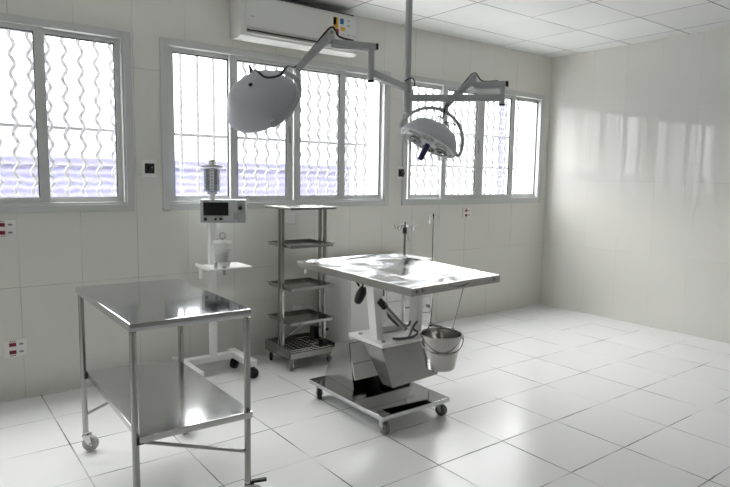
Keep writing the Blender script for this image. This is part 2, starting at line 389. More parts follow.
# ------------------------------------------------------------------ two-tier trolley
def trolley():
    x0, x1, y0, y1, zt = -1.968, -1.457, .221, 1.234, .90
    r = thing('instrument_trolley', ((x0+x1)/2, (y0+y1)/2, 0), 'two-tier stainless steel trolley on four casters, nearest the camera at left', 'trolley')
    # the top dips a little towards the wall
    def slab(c, th, bev, tilt=0.0):
        bm = bmesh.new(); vs = [bm.verts.new((x, y, z-(th if k == 0 else 0)+(tilt if y < .7 else -tilt))) for k in (0, 1) for x, y, z in c]
        for f in ((3,2,1,0),(4,5,6,7),(0,1,5,4),(1,2,6,5),(2,3,7,6),(3,0,4,7)): bm.faces.new([vs[i] for i in f])
        bmesh.ops.bevel(bm, geom=bm.edges[:], offset=bev, segments=2, affect='EDGES', profile=.5); bm.verts.index_update()
        m = MB(); m.wn = True; m.add([v.co.copy() for v in bm.verts], [[v.index for v in f.verts] for f in bm.faces]); bm.free(); return m
    C4 = [(-1.976,.236,zt), (-1.457,.222,zt), (-1.418,1.212,zt), (-1.966,1.245,zt)]
    slab(C4, .036, .007, .005).build('top', M['steel_mirror'], r)
    zs = .445; S4 = [(-1.950,.222,zs), (-1.462,.205,zs), (-1.462,1.12,zs), (-1.935,1.225,zs)]
    slab(S4, .030, .004).build('shelf', M['steel_satin'], r)
    L = [(-1.945,1.222), (-1.957,.258), (-1.470,.246), (-1.456,1.115)]
    for i, (x, y) in enumerate(L):
        MB().cyl((x, y, .105), (x, y, zt-.035), .0145, 16).build('leg', M['steel_dark'], r)
    MB().cyl((*L[0], .20), (*L[3], .42), .008, 10).build('brace', M['steel_dark'], r)
    MB().cyl((*L[2], .245), (*L[1], .415), .008, 10).build('brace', M['steel_dark'], r)
    for (x, y) in (L[0], L[1]): MB().mm((x-.0, y-.016, zs-.045), (x+.03, y+.012, zs-.012), .004).build('shelf_bracket', M['black'], r)
    yaws = (-.5, .6, -.45, .4)
    for (x, y), a, bk in zip(L, yaws, (0, 0, 1, 0)): caster(r, x, y, .108, .042, a, M['steel'], M['wheelclear'], .024, bool(bk))
trolley()

# ------------------------------------------------------------------ veterinary exam table
def exam_table():
    r = thing('examination_table', (-.25, .85, 0), 'wheeled stainless veterinary examination table covered in protective film, centre of room', 'table')
    BL, FL, FR, BR = V((-.484,1.474,.90)), V((-.52,.225,.90)), V((.222,.252,.908)), V((.318,1.425,.908))
    def Q(u, v, dz=0):
        a = FL.lerp(FR, u); b = BL.lerp(BR, u); return a.lerp(b, v)+V((0,0,dz))
    # top: rim, sloping drain surface, skirt
    m = MB(); rim = .022; n = 8; vs = []; fs = []
    us = [0, .03, .06, .3, .5, .7, .94, .97, 1]; vv = [0, .02, .04, .3, .6, .96, .98, 1]
    for v in vv:
        for u in us:
            e = min(u, 1-u)/.06; e2 = min(v, 1-v)/.04; k = min(1, e, e2)
            dip = -.010*min(1, k) - .012*(1-abs(u-.5)*2)*(k >= 1)
            vs.append(Q(u, v, dip if k > .6 else (0 if k < .4 else -.004)))
    nu = len(us)
    for j in range(len(vv)-1):
        for i in range(nu-1): fs.append((j*nu+i, j*nu+i+1, (j+1)*nu+i+1, (j+1)*nu+i))
    m.add(vs, fs); m.build('top', M['film'], r, 25)
    m = MB(); t = .006; hgt = .044
    cs = [(FL, FR), (FR, BR), (BR, BL), (BL, FL)]; cen = (FL+FR+BL+BR)/4
    for a, b in cs:
        ia = a+(cen-a).normalized()*t*1.4; ib = b+(cen-b).normalized()*t*1.4; dn = V((0,0,-hgt))
        m.hexa([a+dn, b+dn, ib+dn, ia+dn, a+V((0,0,-.0005)), b+V((0,0,-.0005)), ib, ia])
    m.add([Q(.01,.01,-.030), Q(.99,.01,-.030), Q(.99,.99,-.030), Q(.01,.99,-.030)], [(0,1,2,3)])
    m.build('skirt', M['steel_sheet'], r)
    # bolts, drain handle and tie hooks
    for u in (.06, .12, .93):
        p = Q(u, 0, -.022); MB().cyl(p+V((0,.002,0)), p+V((0,-.006,0)), .009, 12).build('bolt', M['steel_dark'], r)
    p0, p1 = Q(.40, 0, -.014), Q(.62, 0, -.018)
    pts = smooth([p0+V((0,-.001,-.002)), p0.lerp(p1,.3)+V((0,-.006,-.014)), p0.lerp(p1,.7)+V((0,-.006,-.014)), p1+V((0,-.001,-.002))], 5)
    MB().tube(pts, .0035, 8).build('lip', M['steel_dark'], r)
    for v in (.90, .42):
        p = Q(0, v, -.044)
        MB().tube(smooth([p+V((.004,.016,.006)), p+V((-.004,.012,-.014)), p+V((-.008,0,-.030)), p+V((-.006,-.012,-.012)), p+V((-.014,-.018,-.004))], 5), .0035, 8).build('tie_hook', M['white'], r)
    MB().cyl(Q(.01,.36,-.052), Q(.12,.33,-.06), .011, 12).build('pivot_rod', M['white'], r)
    # posts
    for (xb, xt) in ((-.375, -.418), (-.062, -.045)):
        m = MB(); y = .70; w = .050; d = .036
        m.hexa([(xb-w/2, y-d, .50), (xb+w/2, y-d, .50), (xb+w/2, y+d, .50), (xb-w/2, y+d, .50), (xt-w/2, y-d, .868), (xt+w/2, y-d, .868), (xt+w/2, y+d, .868), (xt-w/2, y+d, .868)])
        m.build('post', M['white'], r)
        m = MB(); m.mm((xt-.05, y-.12, .864), (xt+.05, y+.12, .872), .002); m.build('post_flange', M['white'], r)
    # upper plate
    m = MB(); m.mm((-.445, .555, .478), (.085, .905, .502), .005); pl = m.build('column_plate', M['white'], r)
    for x, y in ((-.405, .83), (-.40, .605), (.045, .61), (.045, .84)):
        MB().cyl((x, y, .502), (x, y, .509), .013, 14).build('plate_bolt', M['steel_dark'], pl)
    # upper cover: inverted frustum hood
    m = MB(); A = [(-.413,.612,.479), (.062,.612,.479), (.062,.80,.479), (-.413,.80,.479)]; Bq = [(-.333,.590,.205), (.048,.590,.222), (.048,.69,.222), (-.333,.69,.205)]
    m.add(A+Bq, [(4,5,1,0), (5,6,2,1), (6,7,3,2), (7,4,0,3), (0,1,2,3)])
    inn = [tuple(V(p)+(V((-.17,.7,.4))-V(p)).normalized()*.006) for p in A+Bq]
    m.add(inn, [(4,5,1,0), (5,6,2,1), (6,7,3,2), (7,4,0,3)])
    o = len(m.v)-16
    for a, b in ((4,5), (5,6), (6,7), (7,4)): m.f.append((o+a, o+b, o+b+8, o+a+8))
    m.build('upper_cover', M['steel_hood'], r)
    # lower cover on the base, with a white sloping front panel and an opening below
    m = MB()
    Ls = [(-.425,.875,.122), (-.405,1.235,.122), (-.395,1.17,.30), (-.395,1.10,.385), (-.41,.945,.418)]
    Rs = [(.085,.875,.122), (.085,1.235,.122), (.075,1.17,.30), (.075,1.10,.385), (.075,.945,.418)]
    m.add(Ls+Rs, [(0,1,2,3,4), (9,8,7,6,5), (1,2,7,6), (2,3,8,7), (3,4,9,8)])
    Li = [(x+.008, y, z) for x, y, z in Ls]; Ri = [(x-.008, y, z) for x, y, z in Rs]
    m.add(Li+Ri, [(0,1,2,3,4), (9,8,7,6,5)])
    m.add([Ls[0], Li[0], Li[4], Ls[4]], [(0,1,2,3)]); m.add([Rs[0], Ri[0], Ri[4], Rs[4]], [(0,1,2,3)])
    m.build('lower_cover', M['steel_sheet'], r)
    m = MB(); m.hexa([(-.414,.866,.19), (.07,.866,.19), (.07,.876,.19), (-.414,.876,.19), (-.402,.955,.408), (.066,.955,.408), (.066,.966,.408), (-.402,.966,.408)])
    fp = m.build('front_panel', M['white'], r)
    MB().bar((-.405,.906,.288), (.066,.906,.288), .004, .004).build('panel_seam', M['grey'], fp)
    m = MB(); m.cyl((-.16, 1.02, .122), (-.16, .99, .30), .05, 18); m.mm((-.40,1.12,.1215),(.07,1.2,.27)); m.build('pump', M['black'], r)
    MB().cyl((-.16,.99,.30),(-.16,.80,.478),.03,16).build('ram', M['steel'], r)
    # base plate and casters
    m = MB(); m.mm((-.535, .435, .093), (.012, 1.232, .121), .004); m.build('base_plate', M['steel_mirror'], r)
    for (x, y, a) in ((-.49, 1.17, -2.1), (-.49, .485, -1.6), (-.035, .49, -1.2), (-.04, 1.17, -1.7)):
        caster(r, x, y, .0935, .037, a, M['steel'], M['black'] if y > 1 else M['wheelclear2'], .03)
    # tilt lever with black grip, gas strut, hoses
    MB().tube(smooth([(-.44,.80,.855), (-.40,.80,.82), (-.37,.80,.765)], 5), .012, 10).build('lever', M['black'], r)
    R = Mx.Translation((-.335,.93,.725)) @ Mx.Rotation(.5, 4, 'Y')
    MB().lathe([(0,-.06),(.022,-.05),(.030,-.02),(.032,.015),(.025,.05),(.016,.066),(0,.07)], R, 18).build('grip', M['black'], r)
    MB().tube([(-.345,.93,.79), (-.40,.93,.868)], .008, 8).build('grip_rod', M['black'], r)
    MB().tube([(-.345,.66,.70), (-.225,.60,.555)], .016, 12).build('gas_strut', M['steel_dark'], r)
    MB().tube([(-.39,.67,.745), (-.345,.66,.70)], .022, 12).build('strut_boot', M['black'], r)
    MB().mm((-.28,.76,.502), (-.10,.86,.545), .008).build('valve_block', M['whiteplastic'], r)
    for pts in ([(-.36,.64,.725), (-.33,.66,.69), (-.315,.66,.64), (-.28,.65,.60), (-.25,.64,.575)], [(-.33,.58,.515), (-.25,.565,.512), (-.19,.60,.52), (-.13,.64,.55), (-.08,.66,.575)],
                [(-.165,.60,.55), (-.14,.585,.525), (-.20,.57,.512), (-.28,.58,.512), (-.33,.60,.515)], [(-.12,.68,.575), (-.165,.65,.56), (-.20,.65,.575), (-.22,.66,.59)]):
        MB().tube(smooth(pts, 6), .007, 8).build('hose', M['greycable'], r)
M['wheelclear2'] = simple('grey wheel', (.16,.16,.16), .4)
exam_table()

# ------------------------------------------------------------------ bucket hung from the table
def bucket():
    cx, cy = -.232, .285; zt, zb = .600, .397; ra, rb = .118, .083
    r = thing('bucket', (cx, cy, zb), 'stainless steel bucket hanging on wires from the near end of the examination table', 'bucket')
    m = MB(); c = Mx.Translation((cx, cy, 0)); t = .003
    zm = .51; rm = rb+(ra-rb)*(zm-zb)/(zt-zb)
    m.lathe([(0,zb),(rb-.006,zb),(rb,zb+.006),(rm,zm-.004),(rm+.0035,zm-.003),(rm+.0035,zm+.003),(rm,zm+.004),(ra,zt-.006),(ra+.006,zt-.004),(ra+.007,zt),(ra+.003,zt+.004),(ra-t,zt),(rm-t,zm),(rb-t,zb+.012),(0,zb+.008)], c, 40)
    m.build('body', M['bucket'], r)
    # drooped bail across the front
    e = V((.798,-.602,0)); g = V((-.6,-.79,0)); C0 = V((cx, cy, 0))
    pts = [C0+e*(math.cos(a)*(ra+.010))+g*(math.sin(a)*(ra+.004)*.98)+V((0,0,zt-.012-.085*math.sin(a))) for a in [PI*i/20 for i in range(21)]]
    MB().tube(pts, .003, 8).build('bail', M['steel'], r)
    for s_ in (-1, 1): MB().obox(Mx.Translation(C0+e*(s_*(ra+.006))+V((0,0,zt-.016))) @ Mx.Rotation(-.646, 4, 'Z'), (.012,.024,.028), .003).build('ear', M['steel'], r)
    # hanging rod with ball ends and wires to the table rim
    a = C0-e*.055-g*.075+V((0,0,zt+.035)); b = C0+e*.072-g*.05+V((0,0,zt+.012))
    MB().cyl(a, b, .006, 10).build('hanging_rod', M['steel'], r)
    for p in (a, b): MB().lathe([(0,-.013),(.009,-.009),(.013,0),(.009,.009),(0,.013)], Mx.Translation(p), 14).build('ball', M['steel_dark'], r)
    for p in (a, b):
        q = C0+(e if p is b else -e)*(ra*.9)*(.0)+(p-C0); q.z = zt-.004
        out = (p-C0); out.z = 0; out.normalize(); q = C0+out*(ra-.001)+V((0,0,zt-.002))
        MB().tube([p, q], .004, 8).build('rod_clip', M['steel_dark'], r)
    MB().cyl(a, (-.345, .2415, .862), .0026, 6).build('wire', M['steel_dark'], r)
    MB().cyl(b, (-.100, .2475, .863), .0026, 6).build('wire', M['steel_dark'], r)
bucket()

# ------------------------------------------------------------------ shelf rack
def rack():
    r = thing('shelf_rack', (-.18, 1.96, 0), 'tall narrow stainless rack with tray shelves on casters against the wall', 'shelf')
    x0, x1, y0, y1 = -.385, .030, 1.745, 2.15
    def tray(z, g, hgt, name, inset=0.0, flat=False):
        a, b, c, d = x0+inset, x1-inset*.6, y0+inset, y1-inset; m = MB(); t = .004
        m.mm((a, c, z-hgt), (b, d, z-hgt+t))
        for p, q in (((a, c, z-hgt), (a+t, d, z)), ((b-t, c, z-hgt), (b, d, z)), ((a, c, z-hgt), (b, c+t, z)), ((a, d-t, z-hgt), (b, d, z))): m.mm(p, q)
        if g:   # outward lip
            for p, q in (((a-.012, c-.012, z-.002), (a+t, d+.012, z+.002)), ((b-t, c-.012, z-.002), (b+.012, d+.012, z+.002)), ((a, c-.012, z-.002), (b, c+t, z+.002)), ((a, d-t, z-.002), (b, d+.012, z+.002))): m.mm(p, q)
        return m.build(name, M['steel_rack'], r)
    m = MB(); m.mm((x0, y0, 1.236), (x1, y1, 1.256), .004); m.build('top_shelf', M['steel_rack'], r)
    for z in (.968, .640, .372): tray(z, True, .024, 'tray', .022)
    # base crate with wire grid
    m = MB(); zb, zt = .088, .165; t = .004
    for p, q in (((x0, y0, zb), (x0+t, y1, zt)), ((x1-t, y0, zb), (x1, y1, zt)), ((x0, y0, zb), (x1, y0+t, zt-.03)), ((x0, y1-t, zb), (x1, y1, zt)), ((x0, y0, zb), (x1, y1, zb+.004))): m.mm(p, q)
    base = m.build('base_tray', M['steel_rack'], r)
    m = MB()
    for i in range(9): x = x0+.03+i*(x1-x0-.06)/8; m.cyl((x, y0+.004, .132), (x, y1-.004, .132), .004, 6)
    for i in range(9): y = y0+.03+i*(y1-y0-.06)/8; m.cyl((x0+.004, y, .136), (x1-.004, y, .136), .004, 6)
    m.build('wire_grid', M['steel'], base)
    for x in (x0+.012, x1-.012):
        for y in ((1.885, 1.93) if x < -.2 else (1.895, 1.965)): MB().mm((x-.011, y-.011, .09), (x+.011, y+.011, 1.238), .002).build('post', M['steel_rack'], r)
    MB().cyl((x0+.03, 1.93, .205), (x1-.10, 1.93, .352), .010, 10).build('brace', M['steel_rack'], r)
    for z in (.968, .640, .372, .26):
        MB().cyl((x1+.002, 1.90, z-.02), (x1+.03, 1.90, z-.02), .011, 10).build('knob', M['black'], r)
    MB().mm((-.06,1.80,.137), (-.0,1.86,.19), .01).build('clamp', M['black'], r)
    MB().mm((-.02,1.99,.137), (.025,2.06,.25), .01).build('clamp', M['black'], r)
    for (x, y, a) in ((x0+.03, y0+.03, -2.2), (x0+.03, y1-.04, -2.0), (x1-.03, y0+.05, -1.2), (x1-.03, y1-.04, -1.5)):
        caster(r, x, y, .089, .034, a, M['steel'], M['black'] if y > 1.9 or x > -.2 else M['wheelclear2'], .024)
rack()

# ------------------------------------------------------------------ anaesthesia ventilator stand
def ventilator():
    r = thing('ventilator_machine', (-.885, 2.02, 0), 'white anaesthesia ventilator on a wheeled column with monitor and blue bellows', 'medical machine')
    W = M['white']
    m = MB(); m.mm((-.902, 2.015, .14), (-.852, 2.065, 1.15), .006); m.build('column', W, r)
    b = MB(); b.mm((-1.155, 1.70, .095), (-1.085, 2.15, .145), .005); b.mm((-.728, 1.745, .095), (-.660, 2.14, .145), .005); b.mm((-1.09, 2.02, .098), (-.725, 2.085, .142), .004); b.build('base', W, r)
    for (x, y, a) in ((-.700, 1.785, -.2), (-.672, 2.085, -2.6), (-1.12, 2.10, -.5)): caster(r, x, y, .096, .040, a, M['black'], M['black'], .036)
    MB().cyl((-1.12,1.76,.002), (-1.12,1.76,.096), .014, 12).build('levelling_foot', M['grey'], r)
    # monitor
    x0, x1, z0, z1, yf = -.160, .160, 1.146, 1.312, -.075
    org = V((-.802, 1.99, 0))           # local frame of the turned case
    mo = MB().mm((x0, yf, z0), (x1, yf+.15, z1), .006).build('monitor', M['lgrey'])
    mo.parent = r; mo.location = org-V((r.location.x, r.location.y, 0)); mo.rotation_euler = (0, 0, -.50)
    def face(name, a, c, mat, th=.004, z=None): return MB().mm((a[0], yf-th, a[1]), (c[0], yf+.002, c[1]), .001).build(name, mat, mo)
    face('bezel', (x0+.006, z0+.012), (x1-.075, z1-.008), M['grey_bezel'], .002)
    face('screen', (x0+.022, z0+.052), (x0+.198, z1-.020), M['screen'])
    face('speaker_grille', (x0+.236, z0+.022), (x0+.272, z0+.078), M['grey'])
    face('divider', (x1-.070, z0+.01), (x1-.066, z1-.006), M['whiteplastic'])
    face('caption', (x0+.115, z0+.040), (x0+.165, z0+.044), M['ink']); face('caption', (x1-.05, z1-.036), (x1-.028, z1-.032), M['ink'])
    face('badge', (x0+.012, z1-.015), (x0+.06, z1-.010), M['ink'])
    for x, z, rr in ((x0+.036, z0+.026, .013), (x0+.108, z0+.027, .010), (x0+.142, z0+.028, .010), (x1-.038, z0+.108, .015)):
        MB().lathe([(0,0),(rr,0),(rr,.012),(rr*.8,.016),(0,.016)], Mx.Translation((x, yf, z)) @ Mx.Rotation(PI/2, 4, 'X'), 18).build('knob', M['black'], mo)
    MB().mm((x0+.132,yf-.016,z0+.023),(x0+.162,yf+.001,z0+.033),.003).build('connector', M['black'], mo)
    for z in (z0+.068, z0+.042): MB().cyl((x1-.038, yf+.001, z), (x1-.038, yf-.006, z), .007, 12).build('port', M['grey'], mo)
    # bellows tower on top
    c = (-.880, 2.015); Tm = Mx.Translation((c[0], c[1], 0))
    MB().lathe([(.020,1.31),(.020,1.345),(.035,1.352),(.035,1.368),(0,1.368)], Tm, 20).build('bellows_neck', M['whiteplastic'], r)
    be = [(0,1.368)]
    for i in range(9): z = 1.372+i*.0185; be += [(.054, z), (.049, z+.009)]
    be += [(0, 1.54)]
    be_o = MB().lathe(be, Tm, 28).build('bellows', M['blue'], r)
    MB().lathe([(.060,1.366),(.062,1.366),(.062,1.543),(.060,1.543)], Tm, 32, True).build('bellows_housing', M['clearer'], r)
    # white printed scales on the housing
    for a0, w_ in ((-3.05, .30), (-2.22, .46), (-1.36, .34)):
        m = MB(); n = 5
        for i in range(n):
            a, b_ = a0+w_*i/n, a0+w_*(i+1)/n
            q = [(c[0]+rr*math.cos(t), c[1]+rr*math.sin(t), z) for rr, t, z in ((.0625,a,1.375),(.0625,b_,1.375),(.0625,b_,1.53),(.0625,a,1.53))]
            q2 = [(c[0]+.0635/.0625*(x-c[0]), c[1]+.0635/.0625*(y-c[1]), z) for x, y, z in q]
            m.add(q+q2, [(0,1,2,3),(4,5,6,7),(0,1,5,4),(2,3,7,6)])
        sc_ = m.build('scale_strip', M['whiteplastic'], r)
        m = MB()
        for k in range(7):
            a = a0+w_*.5; z = 1.388+k*.0215; p = V((c[0]+.064*math.cos(a), c[1]+.064*math.sin(a), z)); m.obox(Mx.Translation(p) @ Mx.Rotation(a, 4, 'Z'), (.002,.012,.006))
        m.build('scale_marks', M['ink'], sc_)
    MB().lathe([(0,1.543),(.078,1.543),(.080,1.547),(.080,1.556),(.076,1.560),(0,1.560)], Tm, 32).build('bellows_lid', M['lid'], r)
    MB().lathe([(0,1.56),(.022,1.56),(.024,1.565),(.024,1.592),(.018,1.598),(0,1.598)], Tm, 20).build('valve_cap', M['lid'], r)
    MB().cyl((c[0]+.02,c[1],1.58),(c[0]+.038,c[1]-.004,1.58),.006,10).build('valve_spout', M['lid'], r)
    # tray with absorber canister
    t = MB(); t.mm((-1.0, 1.80, .822), (-.665, 2.06, .832), .002); t.mm((-1.0,1.80,.832),(-.996,2.06,.850)); t.build('tray', W, r)
    MB().mm((-1.0,1.96,.74), (-.985,1.99,.824), .003).build('tray_bracket', W, r)
    k = Mx.Translation((-.855, 1.90, 0))
    MB().lathe([(.0,.868),(.055,.868),(.060,.874),(.060,1.005),(.057,1.005),(.057,.878),(0,.874)], k, 32).build('canister', M['clear'], r)
    MB().lathe([(0,.876),(.054,.876),(.054,.945),(0,.945)], k, 28).build('canister_filling', M['lid'], r)
    MB().lathe([(0,1.004),(.064,1.004),(.066,1.010),(.062,1.020),(0,1.024)], k, 32).build('canister_lid', W, r)
    MB().lathe([(0,.832),(.045,.832),(.060,.860),(.060,.868),(0,.868)], k, 28).build('canister_foot', W, r)
    MB().tube([(-.855+.022*math.cos(a), 1.90, 1.055+.022*math.sin(a)) for a in [2*PI*i/20 for i in range(20)]], .004, 8, True).build('lid_ring', M['grey'], r)
    MB().cyl((-.855,1.90,1.022),(-.855,1.90,1.034),.006,10).build('ring_stem', M['grey'], r)
    MB().cyl((-.935,1.84,.832),(-.935,1.84,.875),.012,12).build('port', M['lid'], r); MB().cyl((-.875,1.83,.815),(-.875,1.83,.84),.014,12).build('port', M['grey'], r)
    MB().cyl((-.875,1.83,.78),(-.875,1.83,.822),.010,12).build('port', M['grey'], r)
M['lid'] = simple('pale plastic', (.55,.54,.52), .45)
M['grey_bezel'] = simple('pale bezel', (.46,.48,.48), .5)
ventilator()

# ------------------------------------------------------------------ white cabinet behind the table
def cabinet():
    x0, x1, y0, y1, z0, z1 = .155, 1.055, 1.72, 2.20, .09, .778
    r = thing('supply_cabinet', ((x0+x1)/2, (y0+y1)/2, 0), 'low white metal cabinet standing by the wall behind the examination table', 'cabinet')
    MB().mm((x0, y0+.02, z0), (x1, y1, z1-.02), .003).build('body', M['white'], r)
    MB().mm((x0-.005, y0-.008, z1-.02), (x1+.012, y1+.004, z1), .004).build('top', M['white'], r)
    dx = .53
    d = MB().mm((x0+.004, y0, z0+.006), (dx-.004, y0+.019, z1-.026), .003).build('door', M['white'], r)
    MB().mm((dx-.04, y0-.014, .50), (dx-.03, y0+.001, .60), .003).build('handle', M['grey'], d)
    zz = [z0+.006, .30, .44, .53, .625, z1-.026]
    for a, b in zip(zz[:-1], zz[1:]):
        q = MB().mm((dx+.002, y0, a+.004), (x1-.004, y0+.019, b-.004), .003).build('drawer', M['white'], r)
        MB().mm((.73, y0-.012, (a+b)/2-.006), (.86, y0+.001, (a+b)/2+.006), .003).build('handle', M['grey'], q)
    for x in (x0+.04, x1-.04):
        for y in (y0+.06, y1-.04): MB().mm((x-.018, y-.018, 0), (x+.018, y+.018, z0+.001), .003).build('foot', M['grey'], r)
cabinet()

# ------------------------------------------------------------------ drip poles
def hooks(r, x, y, z, n, rad, mat, th):
    for i in range(n):
        a = i*2*PI/n+.25; d = V((math.cos(a), math.sin(a), 0)); P = V((x, y, z))
        MB().tube(smooth([P, P+d*(rad*.4)+V((0,0,.012)), P+d*(rad*.75)+V((0,0,-.012)), P+d*rad+V((0,0,-.022)), P+d*(rad*1.18)+V((0,0,-.006)), P+d*(rad*1.25)+V((0,0,.012))], 5), th, 7).build('hook', mat, r)
x, y = .52, 1.49
r = thing('drip_stand', (x, y, 0), 'drip stand with a thick pole and four hooks, left one behind the table', 'drip stand')
MB().cyl((x, y, .06), (x, y, .80), .0135, 14).build('outer_pole', M['steel'], r); MB().cyl((x, y, .80), (x, y, 1.08), .010, 12).build('inner_pole', M['steel_dark'], r)
MB().cyl((x, y, 1.08), (x, y, 1.14), .005, 10).build('tip', M['black'], r)
hooks(r, x, y, 1.10, 4, .085, M['steel_dark'], .004)
MB().box((x, y, 1.07), (.03,.03,.05), .3, .006).build('clamp', M['black'], r)
MB().box((x+.025, y-.012, 1.065), (.035,.03,.075), .3, .01).build('bottle_holder', M['whiteplastic'], r)
MB().box((x+.03, y-.012, 1.005), (.026,.022,.05), .3, .009).build('drip_chamber', M['whiteplastic'], r)
for i in range(5):
    a = 2*PI*i/5+.4; MB().tube([(x, y, .075), (x+.18*math.cos(a), y+.18*math.sin(a), .012)], .011, 8).build('foot', M['steel_dark'], r)
x, y = .995, 1.665
r = thing('drip_pole', (x, y, .3), 'thin drip pole clamped to the corner of the low white cabinet', 'drip stand')
MB().cyl((x, y, .64), (x, y, 1.14), .006, 10).build('inner_pole', M['steel_dark'], r); MB().cyl((x, y, .30), (x, y, .645), .009, 12).build('outer_pole', M['white'], r)
MB().cyl((x, y, 1.14), (x, y, 1.185), .006, 10).build('tip', M['black'], r)
hooks(r, x, y, 1.155, 2, .065, M['steel_dark'], .0028)
MB().box((x-.03, y, 1.12), (.034,.03,.06), .3, .01).build('bottle_holder', M['whiteplastic'], r)
for z in (.36, .60): MB().mm((x-.008, y, z-.012), (x+.008, 1.7205, z+.012), .002).build('bracket', M['grey'], r)

# ------------------------------------------------------------------ ceiling surgical light with two heads
rC, uC, tC = V((.798,-.602,.015)), V((.054,.096,.994)), V((-.6,-.793,.109))
def frame(c, zax, xax):
    z = zax.normalized(); x = (xax-z*xax.dot(z)).normalized(); y = z.cross(x)
    m = Mx((x, y, z)).transposed().to_4x4(); m.translation = c; return m
def surgical_light():
    px, py = -.10, .784
    r = thing('surgical_light', (px, py, 2.9), 'grey ceiling-mounted surgical light with two lamp heads on jointed arms', 'surgical light')
    m = MB(); m.cyl((px, py, 1.895), (px, py, 2.9), .0215, 22); m.cyl((px, py, 1.935), (px, py, 2.10), .0245, 22); m.build('ceiling_pole', M['pole'], r)
    MB().lathe([(0,2.9),(.11,2.9),(.11,2.875),(.05,2.84),(.022,2.83)], Mx.Translation((px, py, 0)), 28).build('ceiling_flange', M['pole'], r)
    MB().lathe([(.0218,2.02),(.026,2.02),(.026,2.026),(.0218,2.026)], Mx.Translation((px, py, 0)), 22, True).build('collar', M['steel_dark'], r)
    def arm_set(post, z_arm, z_top, elbow, end, center, back, piv, apex, flip):
        zt = elbow[2]
        d = (V((post[0], post[1], z_arm))-V((px, py, z_arm))).normalized()
        MB().bar(V((px, py, z_arm))+d*.015, V((post[0], post[1], z_arm)), .040, .042, bev=.006).build('horizontal_arm', M['pole'], r)
        MB().cyl((post[0], post[1], z_arm-.036), (post[0], post[1], z_top), .0175, 18).build('pivot_post', M['pole'], r)
        MB().cyl((post[0], post[1], z_arm-.046), (post[0], post[1], z_arm-.036), .019, 18).build('end_cap', M['black'], r)
        E_ = V(elbow); P0 = V((post[0], post[1], zt)); hd = (E_-P0).normalized()
        MB().bar(P0-hd*.022, E_, .036, .034, bev=.005).build('upper_arm', M['pole'], r)
        MB().bar(P0-hd*.036, P0-hd*.022, .034, .032, bev=.003).build('arm_cap', M['black'], r)
        MB().bar(P0-hd*.0+V((0,0,-.022)), E_+V((0,0,-.022)), .012, .010).build('arm_channel', M['lampface'], r)
        top = E_+V((0,0,.048))-hd*.0; en = V(end)
        MB().bar(E_-V((0,0,.012)), top+V((0,0,.012)), .034, .040, up=hd, bev=.006).build('elbow', M['pole'], r)
        sd = (en-top).normalized()
        sa = MB().bar(top-sd*.02, en, .030, .036, bev=.006).build('spring_arm', M['pole'], r)
        MB().bar(top+V((0,0,-.032)), en+V((0,0,-.018)), .014, .008).build('tie_rod', M['lampface'], sa)
        side = sd.cross(V((0,0,1))).normalized()
        for q in (top, en, E_): MB().cyl(q-side*.019, q+side*.019, .008, 12).build('hinge_bolt', M['steel_dark'], sa)
        # yoke: half ring from pivot to pivot through the apex, and its stem
        C = V(center); pv = piv.normalized(); ap = (apex-pv*apex.dot(pv)).normalized(); R = .208
        pts = [C+pv*(R*math.cos(a))+ap*(R*math.sin(a)) for a in [PI*i/32 for i in range(33)]]
        y = MB(); y.tube(pts, .0105, 12)
        y.cyl(pts[0], C+pv*.168, .012, 12); y.cyl(pts[-1], C-pv*.168, .012, 12)
        y.build('yoke', M['pole'], r)
        MB().tube([C+ap*R, (C+ap*(R+.02))*.5+en*.5+V((0,0,-.004)), en+V((0,0,-.008))], .0145, 14).build('yoke_stem', M['pole'], r)
        # head shell; local +z points out of the back
        F = frame(C, back, pv)
        prof = [(.168,-.022),(.184,-.020),(.188,-.008),(.186,.004),(.178,.020),(.170,.034),(.158,.058),(.138,.082),(.110,.100),(.085,.108),(.045,.111),(0,.112)]
        h = MB().lathe(prof, F, 56).build('lamp_head', M['lampbody'], r, 40)
        MB().lathe([(0,-.014),(.168,-.014),(.170,-.020)], F, 48).build('face_plate', M['lampface'], h)
        for i in range(6):
            a = 2*PI*i/6+.35; T_ = F @ Mx.Translation((.105*math.cos(a), .105*math.sin(a), -.016))
            MB().lathe([(.040,.001),(.043,-.005),(.040,-.008),(.034,-.005),(.018,.004),(0,.006)], T_, 22).build('reflector', M['reflector'], h)
            MB().lathe([(0,-.011),(.009,-.011),(.010,-.004),(0,.0)], T_, 12).build('bulb', M['black'], h)
        MB().lathe([(0,-.014),(.034,-.014),(.030,-.026),(.0,-.028)], F, 22).build('handle_base', M['lampface'], h)
        MB().lathe([(0,-.026),(.0185,-.026),(.0185,-.130),(.015,-.136),(0,-.136)], F, 20).build('handle', M['navy'], h)
        # clear scalloped bumper round the rim
        n = 96; m = MB(); vs = []; fs = []
        for i in range(n):
            a = 2*PI*i/n; k = .006*math.cos(8*a)
            for rr, z in ((.182+k, -.020), (.178+k, -.046), (.168+k, -.052), (.160+k, -.046), (.164, -.020)): vs.append(F @ V((rr*math.cos(a), rr*math.sin(a), z)))
        for i in range(n):
            for k in range(5): fs.append((i*5+k, i*5+(k+1) % 5, ((i+1) % n)*5+(k+1) % 5, ((i+1) % n)*5+k))
        m.add(vs, fs).build('rim_bumper', M['clear'], h)
        MB().lathe([(0,.110),(.010,.110),(.010,.118),(0,.119)], F, 14).build('centre_screw', M['black'], h)
        for s_ in (-1, 1):
            q = C+pv*(s_*.178); MB().obox(frame(q, back, pv), (.026,.034,.030), .005).build('pivot_block', M['lampbody'], h)
        return F, top, en, E_, P0
